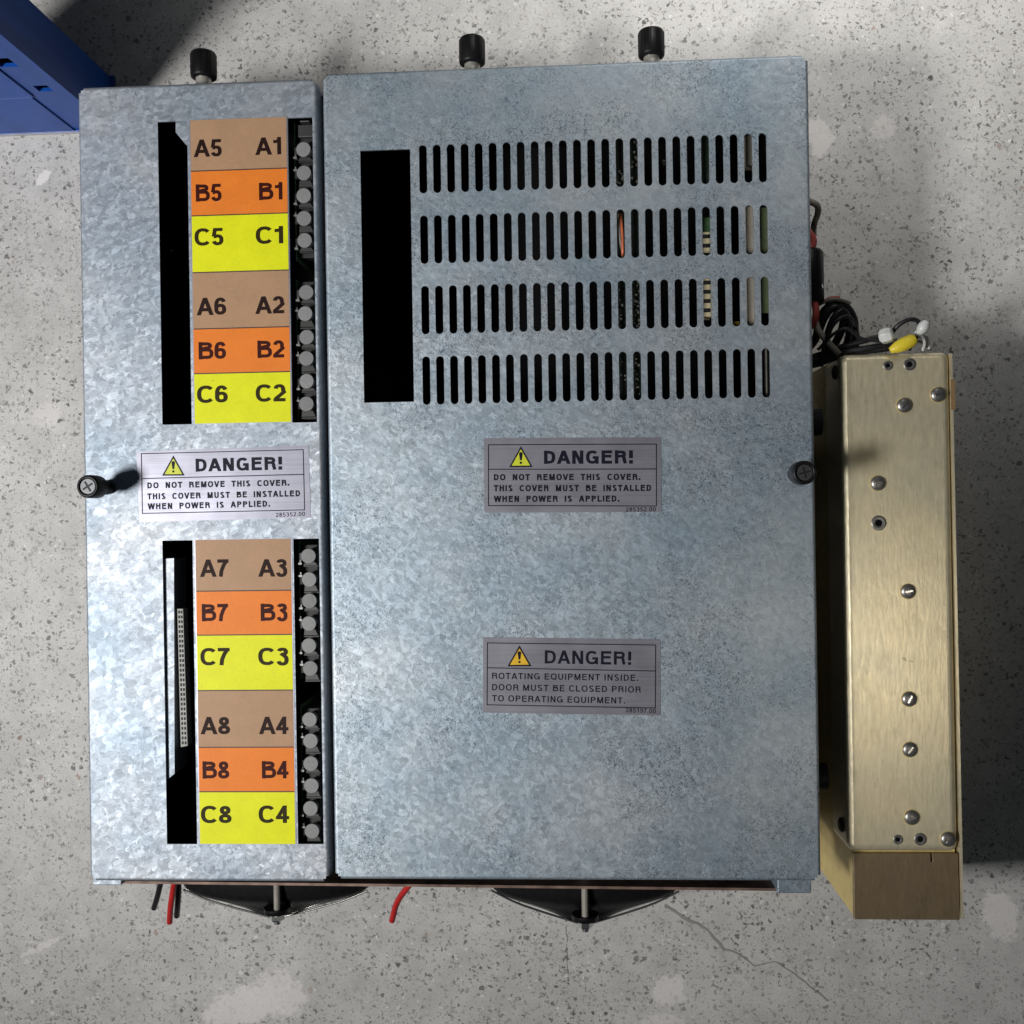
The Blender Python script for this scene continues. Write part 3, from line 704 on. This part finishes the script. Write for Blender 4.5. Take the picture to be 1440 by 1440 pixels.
# ---- odds and ends seen in the right-hand ventilation slots
def inner(name, mat, x0, y0, x1, y1, d, dep=0.01, bev=0.0004):
    z = H - d; rc = rect(x0, y0, x1, y1, z); q = MB(); q.box(*rc, z - dep, z); return q.build(name, mat, unit, bev)
olive = simple('olive_circuit_board', (0.10, 0.13, 0.065), 0.5); 
inner('relay', simple('dull_grey_casing', (0.20, 0.175, 0.14), 0.6), 1048, 190, 1064, 232, .014)
inner('capacitor', simple('beige_casing', (0.36, 0.32, 0.26), 0.5), 1050, 290, 1063, 462, .012)
inner('circuit_board', olive, 1066, 292, 1084, 440, .012, .002)
cb = inner('circuit_board', M['pcb'], 986, 306, 1004, 340, .012, .002)
inner('resistor_block', M['ceramic'], 988, 326, 1002, 445, .010, .012)
q = MB()
for k in range(9): 
    rc = rect(987, 330 + 13 * k, 998, 335 + 13 * k, H - .0096); q.box(*rc, H - .0099, H - .0093)
q.build('contact_slots', M['dark_steel'], unit)
inner('circuit_board', simple('dim_green_board', (.02, .035, .02), .5), 984, 180, 1003, 262, .014, .002)
inner('amber_capacitor', simple('amber_plastic', (.30, .19, .03), .4), 1028, 452, 1040, 470, .012)
inner('aluminium_edge', M['shank'], 1079, 488, 1083, 560, .006)
q = MB(); q.tube([at(872, 290, H - .02), at(874, 312, H - .012), at(876, 340, H - .010), at(875, 362, H - .013), at(871, 380, H - .03)], .0010); q.build('orange_wire', simple('orange_wire_sheath', (.60, .16, .07), .4), unit)
q = MB(); q.tube([at(868, 285, H - .02), at(871, 312, H - .013), at(873, 345, H - .011), at(878, 380, H - .03)], .0008); q.build('grey_wire', M['grey_cable'], unit)
q = MB(); rnd = random.Random(3)
for (xa, xb, ya, yb, n_) in ((886, 900, 190, 262, 26), (886, 900, 395, 465, 40), (866, 880, 395, 470, 16), (888, 900, 498, 560, 22), (868, 880, 240, 262, 8), (866, 880, 500, 540, 8), (928, 937, 225, 242, 5)):
    for _ in range(n_):
        p = at(rnd.uniform(xa, xb), rnd.uniform(ya, yb), H - .012); s_ = rnd.uniform(.0002, .0006)
        q.box(p.x - s_, p.x + s_ * 1.5, p.y - s_, p.y + s_ * rnd.uniform(.5, 2), H - .0135, H - .012 + rnd.uniform(0, .002))
so = q.build('solder_joints', simple('solder_tin', (.42, .43, .36), .3, .8), unit); tag(so, kind='stuff')
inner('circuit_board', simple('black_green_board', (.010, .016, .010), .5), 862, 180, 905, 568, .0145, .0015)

# ---- black capped thumb screws
def thumb_parts():
    k = MB(); n = 40; prof = [(0.0052, 0.0), (0.0066, 0.0006), (0.0068, 0.0012), (0.0068, 0.0128), (0.0062, 0.0138), (0.0050, 0.0141), (0.0049, 0.0129)]
    k.lathe(prof, n)
    for i in range(30):       # knurling ribs round the cap
        a = 2 * PI * i / 30; c_, s_ = math.cos(a), math.sin(a)
        P = [(0.0066, -0.0003), (0.00692, 0), (0.0066, 0.0003)]
        k.prism([(c_ * r_ - s_ * o_, s_ * r_ + c_ * o_) for r_, o_ in P], 0.0016, 0.0124)
    cap = k.mesh('screw_cap'); cap.materials.append(M['black_plastic'])
    k = MB(); k.lathe([(0.0042, -0.0215), (0.0042, 0.0002)], 24)
    for j in range(5): k.lathe([(0.0042, -0.018 + j * .003), (0.0045, -0.0175 + j * .003), (0.0042, -0.017 + j * .003)], 24)
    sh = k.mesh('screw_shank')
    k = MB(); k.lathe([(0.0047, 0.0122), (0.0047, 0.0132), (0.0044, 0.0134)], 28); fc = k.mesh('screw_face'); fc.materials.append(M['screw_face'])
    k = MB(); k.box(-.0034, .0034, -.00055, .00055, .0134, .01355); k.box(-.00055, .00055, -.0034, .0034, .0134, .01357)
    cr = k.mesh('cross_recess'); cr.materials.append(M['dark_steel'])
    return cap, sh, fc, cr
cap_me, sh_me, fc_me, cr_me = thumb_parts()
sh_steel = sh_me.copy(); sh_steel.materials.append(M['shank']); sh_blk = sh_me.copy(); sh_blk.materials.append(M['black_plastic'])
def thumb(loc, rot, shank, title, s=1.0, turn=0.0):
    cap = mkobj('thumb_screw', cap_me, None, unit, loc); cap.rotation_euler = rot; cap.scale = (s, s, s); tag(cap, title)
    for nm, me in (('screw_shank', shank), ('screw_face', fc_me), ('cross_recess', cr_me)):
        o = bpy.data.objects.new(nm, me); C.objects.link(o); o.parent = cap
        if nm == 'cross_recess': o.rotation_euler = (0, 0, turn)
HT = 0.028
for (tx, ty, ttl, tr) in ((122.5, 684, 'black thumb screw standing at left edge of narrow cover', .55), (1132, 664.5, 'black thumb screw standing at right edge of wide cover', .25)):
    p = at(tx, ty, H + HT); thumb((p.x, p.y, H + HT - 0.0141 * 1.0), (0, 0, 0), sh_blk, ttl, 1.0, tr)
zt = H - 0.018
for (tx, ty, ttl) in ((286, 72, 'leftmost black capped screw on the back edge'), (663.5, 52, 'middle black capped screw on the back edge'), (915.5, 41.5, 'rightmost black capped screw on the back edge')):
    p = at(tx, ty + 2, zt)
    thumb((p.x, p.y - 0.0141 * 1.18, zt), (-PI / 2, 0, 0), sh_steel, ttl, 1.18)

# ---- fan horns under the front edge
def fan(cx, tip, xl, xr, name_lbl, zc=H - 0.050):
    c0 = at(cx, tip, zc); yb = LY0 + 0.002
    P0 = Vector((c0.x, yb, zc)); L = yb - c0.y; rad = (at(xr, 1245, zc).x - at(xl, 1245, zc).x) / 2 * 1.02
    ys = at(cx, 1246, zc).y; L0 = yb - ys; L = ys - c0.y
    def rr_(t): return rad * ((1 - t) * (1 + 0.10 * math.sin(2 * PI * t))) + 0.004 * t
    m = MB(); prof = [(rad * 1.18, 0.0), (rad * 1.10, L0 * .6)] + [(rr_(k / 12), L0 + L * .93 * k / 12) for k in range(13)]
    yb0 = yb; 
    m.lathe(prof, 64, P0, (0, -1, 0)); m.v = [(v[0], v[1], zc + (v[2] - zc) * 0.30) for v in m.v]; fo = m.build('fan', M['black_plastic'], unit); tag(fo, name_lbl)
    yb = ys
    for sgn in (-1, 1):
        m = MB(); pts = []
        for k in range(9):
            t = 0.12 + .8 * k / 8; rr = rr_(t) - 0.0004
            pts.append((P0.x + sgn * rr, yb - L * t * .93 - 0.0002, zc + 0.001))
        m.tube(pts, 0.0008, 6, 3); m.build('guard_wire', M['chrome'], fo)
    for sgn in (-1, 1):      # bowed wire guard standing a little off the horn
        m = MB(); m.tube([(P0.x + sgn * rad * a_, ys - L * b_, zc + .004) for a_, b_ in ((1.0, .06), (.74, .36), (.50, .56), (.28, .72), (.06, .88))], .0007, 6, 5)
        m.build('guard_wire', M['chrome'], fo)
    zr = zc + 0.022
    a = at(cx, 1288, zr); m = MB(); prof = []
    n_ = 26
    yb = yb0; ln = yb - a.y
    for k in range(n_ * 2 + 1): prof.append((0.0019 if k % 2 else 0.0023, ln * k / (n_ * 2)))
    m.lathe(prof, 12, (a.x, yb, zr), (0, -1, 0), False); m.build('threaded_rod', M['shank'], fo)
    t_ = at(cx, tip - 8, zr - .004); m = MB(); m.lathe([(0.0048, 0), (0.0048, .0035), (.004, .0045)], 6, (t_.x, t_.y, zr - .004), (0, -1, 0), False)
    m.lathe([(0.0022, .0045), (.0022, .0068)], 10, (t_.x, t_.y, zr - .004), (0, -1, 0)); m.build('hex_nut', M['chrome'], fo)
    m = MB(); m.lathe([(0.0085, 0), (0.0085, .003), (.004, .0045)], 20, (t_.x, t_.y + .0040, zr - .004), (0, -1, 0)); m.build('clamp_washer', M['black_plastic'], fo)
fan(390, 1292, 288, 541, 'left black fan horn with threaded rod')
fan(823, 1302, 688, 946, 'right black fan horn with threaded rod')

# ---- loose wires at the front edge
def wire(name, mat, pts, r, parent=unit, **k):
    m = MB(); m.tube([at(x, y, z) if True else 0 for x, y, z in pts], r, 10); return m.build(name, mat, parent)
wire('black_wire', M['black_rubber'], [(234, 1215, H - .03), (226, 1242, H - .04), (221, 1262, H - .048), (216.5, 1277, H - .055)], .0019)
wire('black_wire', M['black_rubber'], [(248, 1215, H - .035), (251, 1245, H - .042), (250, 1270, H - .050), (248.5, 1288, H - .06)], .0020)
wire('red_wire', M['red_cable'], [(250, 1215, H - .03), (244.5, 1245, H - .036), (240, 1275, H - .044), (238.5, 1297, H - .052)], .0020)
wire('red_wire', M['red_cable'], [(596, 1222, H - .03), (577, 1243, H - .036), (559, 1268, H - .044), (551, 1295, H - .052)], .0020)
# ---- bits on the right flank
q = MB(); q.lathe([(0.008, -.001), (.0095, 0), (.0095, .030), (.008, .032)], 24, at(1137, 424, H - .035), (0, 1, 0)); q.build('side_capacitor', M['black_plastic'], unit)
q = MB(); q.lathe([(.0014, 0), (.0014, .002)], 10, at(1152.5, 403, H - .030), (1, 0, .6)); q.build('side_screw_and_glint', M['chrome'], unit)  # chrome stud added as the glint on the black cylinder
wire('grey_wire', M['grey_cable'], [(1138, 283, H - .03), (1149, 289, H - .03), (1150, 300, H - .035), (1145, 315, H - .05), (1144, 330, H - .05)], .0020)
wire('red_wire', M['pink_cable'], [(1135, 325, H - .03), (1142, 334, H - .03), (1143.5, 342, H - .03), (1140, 350, H - .03)], .0024)
wire('red_wire', M['pink_cable'], [(1138, 418, H - .03), (1146, 428, H - .03), (1147, 445, H - .03), (1141, 460, H - .035)], .0022)
for py in (592, 1098):   # stand-off posts towards the gold box
    p = at(1140, py, H - .035); q = MB(); q.lathe([(.0085, 0), (.0085, .019)], 24, (RX1 - 0.004, p.y, H - .045), (1, 0, 0)); q.build('stand_off', M['dark_steel'], unit)

# ------------------------------------------------------------------ the gold box
ZG = H - 0.025
g0 = at(1265, 900, 0)
box = empty('gold_metal_box', (g0.x, g0.y, 0), 'tall narrow gold coloured metal box with rivets, standing right of the galvanised unit', 'metal box')
GX0 = at(1182, 500, ZG).x; GX0b = at(1193, 1197, ZG).x; GX1 = at(1336, 495, ZG).x; GX1b = at(1348.5, 1197, ZG).x
GY1 = at(1260, 496, ZG).y; GY0 = at(1270, 1199, ZG).y
m = MB(); t_ = 0.0015
m.prism([(GX0, GY1), (GX1, GY1), (GX1b, GY0), (GX0b, GY0)], ZG - .040, ZG)
m.build('top_cover', M['gold'], box, 0.0048, 6)
zb = ZG - .0022
BY0 = at(1270, 1293.5, zb).y
bx0 = at(1201.5, 1290, zb).x; bx1 = at(1350.5, 1293, zb).x
m = MB(); bxm = at(1200.5, 1205, zb).x
m.prism([(GX0 + .001, GY1 - .001), (GX1 - .0012, GY1 - .001), (bx1 - .0016, BY0 + .0015), (bx0, BY0 + .0015), (bxm, GY0 + .002), (GX0b + .0012, GY0 + .002)], 0.004, ZG - .0052)
m.build('body', M['gold_side'], box)
m = MB(); xn = at(1311, 1205, zb).x; yn = at(1311, 1212, zb).y
m.prism([(bx0 - .0002, BY0), (bx1 - .0002, BY0), (bx1 - .0008, GY0 - .0012), (xn, GY0 - .0012), (xn + .0003, yn), (xn - .0009, yn), (xn - .0009, GY0 - .0012), (bxm - .0002, GY0 - .0012)], ZG - .0050, zb)
m.build('end_plate', M['gold_dark_end'], box, 0.0004)
m = MB(); m.prism([(GX1 + .0004, GY1 - .001), (GX1 + .0019, GY1 - .001), (bx1 + .0019, BY0 + .001), (bx1 + .0004, BY0 + .001)], .004, ZG - .0016); m.build('side_flange', M['gold'], box)
m = MB(); a = at(1339, 533, ZG); b = at(1339, 576, ZG); m.box(a.x - .0004, a.x + .0022, b.y, a.y, ZG - .006, ZG - .0012); m.build('board_edge', M['brown_slot'], box)
k = MB(); k.lathe([(.0046, 0), (.0046, .0006), (.0040, .0013), (.0028, .0018), (.0012, .0021), (.0002, .0021)], 24); rv = k.mesh('rivet'); rv.materials.append(M['zinc_screw'])
k = MB(); k.lathe([(.0050, 0), (.0050, .00012)], 24); rim = k.mesh('rivet_ring'); rim.materials.append(M['gold_side'])
k = MB(); k.box(-.0024, .0024, -.0005, .0005, .0017, .0022); slot_me = k.mesh('driver_slot'); slot_me.materials.append(M['chrome'])
for (x, y) in ((1271.5, 570), (1319, 555), (1234.5, 679.5), (1277, 831.5), (1278.5, 983), (1279.5, 1054), (1282, 1149.5), (1333, 1180)):
    p = at(x, y, ZG + .0002); o = mkobj('rivet', rv, None, box, p)
    for nm, me, rz in (('rivet_ring', rim, 0), ('driver_slot', slot_me, random.uniform(0, 1.2))):
        c_ = bpy.data.objects.new(nm, me); C.objects.link(c_); c_.parent = o; c_.rotation_euler = (0, 0, rz); c_.location = (0, 0, -.0001 if nm == 'rivet_ring' else 0)
k = MB(); k.lathe([(.0040, -.0001), (.0040, .0004), (.0034, .0007), (.0020, .0003), (.0017, .0002)], 24); ey = k.mesh('eyelet'); ey.materials.append(M['zinc_screw'])
k = MB(); k.lathe([(.0018, 0), (.0018, .00045)], 16); hl = k.mesh('eyelet_hole'); hl.materials.append(M['interior'])
for (x, y, s) in ((1248.5, 514, .75), (1279, 512.5, .95), (1235.5, 735.5, 1.15), (1262.5, 1180.5, .75), (1294, 1180, .95)):
    p = at(x, y, ZG); o = mkobj('eyelet', ey, None, box, p); o.scale = (s, s, 1)
    c_ = bpy.data.objects.new('eyelet_hole', hl); C.objects.link(c_); c_.parent = o
for (y, zz) in ((520, ZG - .012), (1168, ZG - .012)):
    p = at(1186, y, ZG); q = MB(); q.lathe([(.0045, 0), (.0045, .0012), (.003, .002)], 20, (GX0 + .0002 if y < 900 else GX0b - .0004, p.y, zz), (-1, 0, 0)); q.build('side_screw_and_glint', M['dark_steel'], box)
q = MB()
for (x, y) in ((1271, 926), (1272, 928.5), (1281, 930)):
    p = at(x, y, ZG + .00012); q.flat([(p.x - .0013, p.y + .0003), (p.x - .0012, p.y + .0006), (p.x + .0014, p.y - .0001), (p.x + .0013, p.y - .0004)], ZG + .00012)
q.build('scratch_mark', M['brown_slot'], box)

# ------------------------------------------------------------------ cable loom between the two boxes
loom = empty('cable_loom', tuple(at(1200, 470, 0)), 'tangle of thin black wires with white and yellow connectors behind the gold box', 'cables')
zc = H - .045
def lw(name, mat, pts, r=.0013): return wire(name, mat, [(x, y, zc + d) for x, y, d in pts], r, loom)
lw('black_cable', M['black_rubber'], [(1125, 500, 0), (1146, 478, 0), (1152, 452, .004), (1163, 433, .008), (1178, 428, .01), (1192, 434, .008), (1201, 452, .004), (1201, 480, 0), (1196, 500, -.004)], .0026)
lw('black_cable', M['black_rubber'], [(1150, 470, .004), (1160, 445, .010), (1173, 432, .012), (1186, 440, .010), (1184, 462, .006), (1172, 488, 0), (1165, 500, 0)], .0026)
lw('black_cable', M['black_rubber'], [(1158, 500, 0), (1164, 470, .008), (1172, 448, .013), (1184, 437, .013), (1193, 450, .009), (1192, 478, .004), (1180, 500, 0)], .0022)
lw('black_cable', M['black_rubber'], [(1120, 508, 0), (1148, 500, .004), (1175, 490, .010), (1205, 482, .014), (1235, 474, .016), (1252, 471, .016)], .0018)
lw('black_cable', M['black_rubber'], [(1120, 512, 0), (1148, 506, .004), (1185, 495, .010), (1220, 490, .014), (1250, 484, .014), (1262, 480, .014)], .0022)
lw('black_cable', M['black_rubber'], [(1120, 515, 0), (1148, 512, .002), (1180, 500, .008), (1215, 494, .012), (1245, 490, .014), (1262, 486, .014)], .0022)
lw('black_cable', M['black_rubber'], [(1252, 471, .016), (1264, 457, .020), (1280, 449, .022), (1292, 453, .020), (1294, 465, .018), (1286, 478, .014), (1278, 492, .01)], .0014)
lw('grey_cable', M['grey_cable'], [(1145, 448, .006), (1152, 466, .012), (1165, 482, .014), (1180, 498, .014)], .0020)
lw('grey_cable', M['grey_cable'], [(1148, 430, .006), (1160, 424, .012), (1175, 421, .014), (1196, 426, .010)], .0012)
lw('red_cable', M['pink_cable'], [(1160, 424, .010), (1170, 420, .013), (1180, 420, .012)], .0016)
lw('grey_cable', M['white_plastic'], [(1262, 484, .016), (1282, 474, .018), (1296, 462, .020), (1303, 474, .016), (1306, 490, .012)], .0012)
lw('thin_wire', M['black_rubber'], [(1150, 492, .012), (1172, 470, .018), (1190, 462, .020), (1212, 476, .018), (1240, 480, .018)], .0010)
lw('thin_wire', M['black_rubber'], [(1155, 515, .006), (1160, 480, .014), (1176, 452, .018), (1194, 446, .016), (1206, 470, .012), (1204, 500, .004)], .0012)
lw('thin_wire', M['white_plastic'], [(1290, 470, .022), (1300, 480, .020), (1298, 492, .014)], .0010)
lw('thin_wire', M['grey_cable'], [(1262, 478, .020), (1276, 482, .022), (1292, 480, .020), (1305, 488, .012)], .0009)
q = MB(); p = at(1247, 472, zc + .020); q.lathe([(.0030, -.0045), (.0048, -.003), (.0050, .0), (.0046, .0028), (.0030, .004)], 6, p, (1, .2, .5), False); q.build('white_connector', M['white_plastic'], loom, .0004)
q = MB(); p = at(1297, 462, zc + .022); q.lathe([(.0016, -.004), (.0034, -.001), (.0036, .002), (.002, .005)], 10, p, (.5, .8, .3)); q.build('white_connector', M['white_plastic'], loom)
q = MB(); a = at(1252, 493, zc + .022); b = at(1286, 477, zc + .024); d = (b - a).normalized()
q.lathe([(.0020, 0), (.0036, .004), (.0043, .008), (.0043, (b - a).length - .002), (.0030, (b - a).length + .0005)], 9, a, d); q.build('yellow_connector', M['yellow_plastic'], loom)

# ------------------------------------------------------------------ blue rack upright
br = at(157, 112, 0); fr = at(160, 176, 0)
rack = empty('blue_rack_post', (fr.x - .05, fr.y + .01, 0), 'blue painted steel rack upright standing on the floor at the top left corner', 'shelf post')
RH = 0.52
X1 = fr.x; Y0 = at(60, 189, 0.0).y; Y1 = br.y; TW = .0025
def wallh(m, x0, x1, y, t, z0, z1, hs):
    """upright sheet facing -y with rectangular punched holes hs=(xa,xb,za,zb) stacked in z"""
    z = z0
    for (xa, xb, za, zb) in hs:
        m.box(x0, x1, y, y + t, z, za); m.box(x0, xa, y, y + t, za, zb); m.box(xb, x1, y, y + t, za, zb); z = zb
    m.box(x0, x1, y, y + t, z, z1)
m = MB(); XL = X1 - .095
def at_y(px, py, Y):
    d = CAMROT @ Vector(((px - 720) / 1440, -(py - 720) / 1440, -1)); t = (Y - CAMLOC.y) / d.y
    return CAMLOC + d * t
YF = Y0 + .0015
h1 = at_y(60, 124, YF); h2 = at_y(10, 88, YF)
hs = [(h1.x - .0048, h1.x + .0048, h1.z - .0050, h1.z + .0040), (h2.x - .007, h2.x + .004, h2.z - .006, h2.z + .006)]
zq = h2.z + .035
while zq < RH - .03: hs.append((h1.x - .006, h1.x + .006, zq, zq + .009)); zq += .05
wallh(m, XL, X1 - TW, YF, TW, 0.003, RH, hs)
m.box(X1 - TW, X1, YF, Y1, 0.003, RH)
m.box(X1 - .022, X1 - TW, Y1 - TW, Y1, 0.003, RH)
m.box(XL, XL + TW, YF + TW, Y1, 0.003, RH)
m.box(XL + TW, X1 - TW, YF + .016, YF + .018, .003, RH)  # inner liner added so the punched holes look dark
m.build('post', M['blue'], rack)
m = MB(); m.box(XL - .03, X1 + .002, Y0, Y1 + .002, 0, .003)
m.build('foot_plate', M['blue'], rack, .0006)
rx = at(108, 188, 0).x
m = MB(); m.box(XL - .001, rx, YF - .0011, YF - .0001, .0032, h1.z - .012); m.box(XL - .001, h1.x - .012, YF - .0011, YF - .0001, h1.z - .012, RH - .01)
m.build('stiffening_rib', M['blue'], rack, .0004)
m = MB(); m.box(XL - .03, X1 - .012, Y0 - .0006, Y0 - .0001, .0004, .0028); m.build('pale_edge', M['pale_strip'], rack)  # thin pale strip along the front of the foot plate
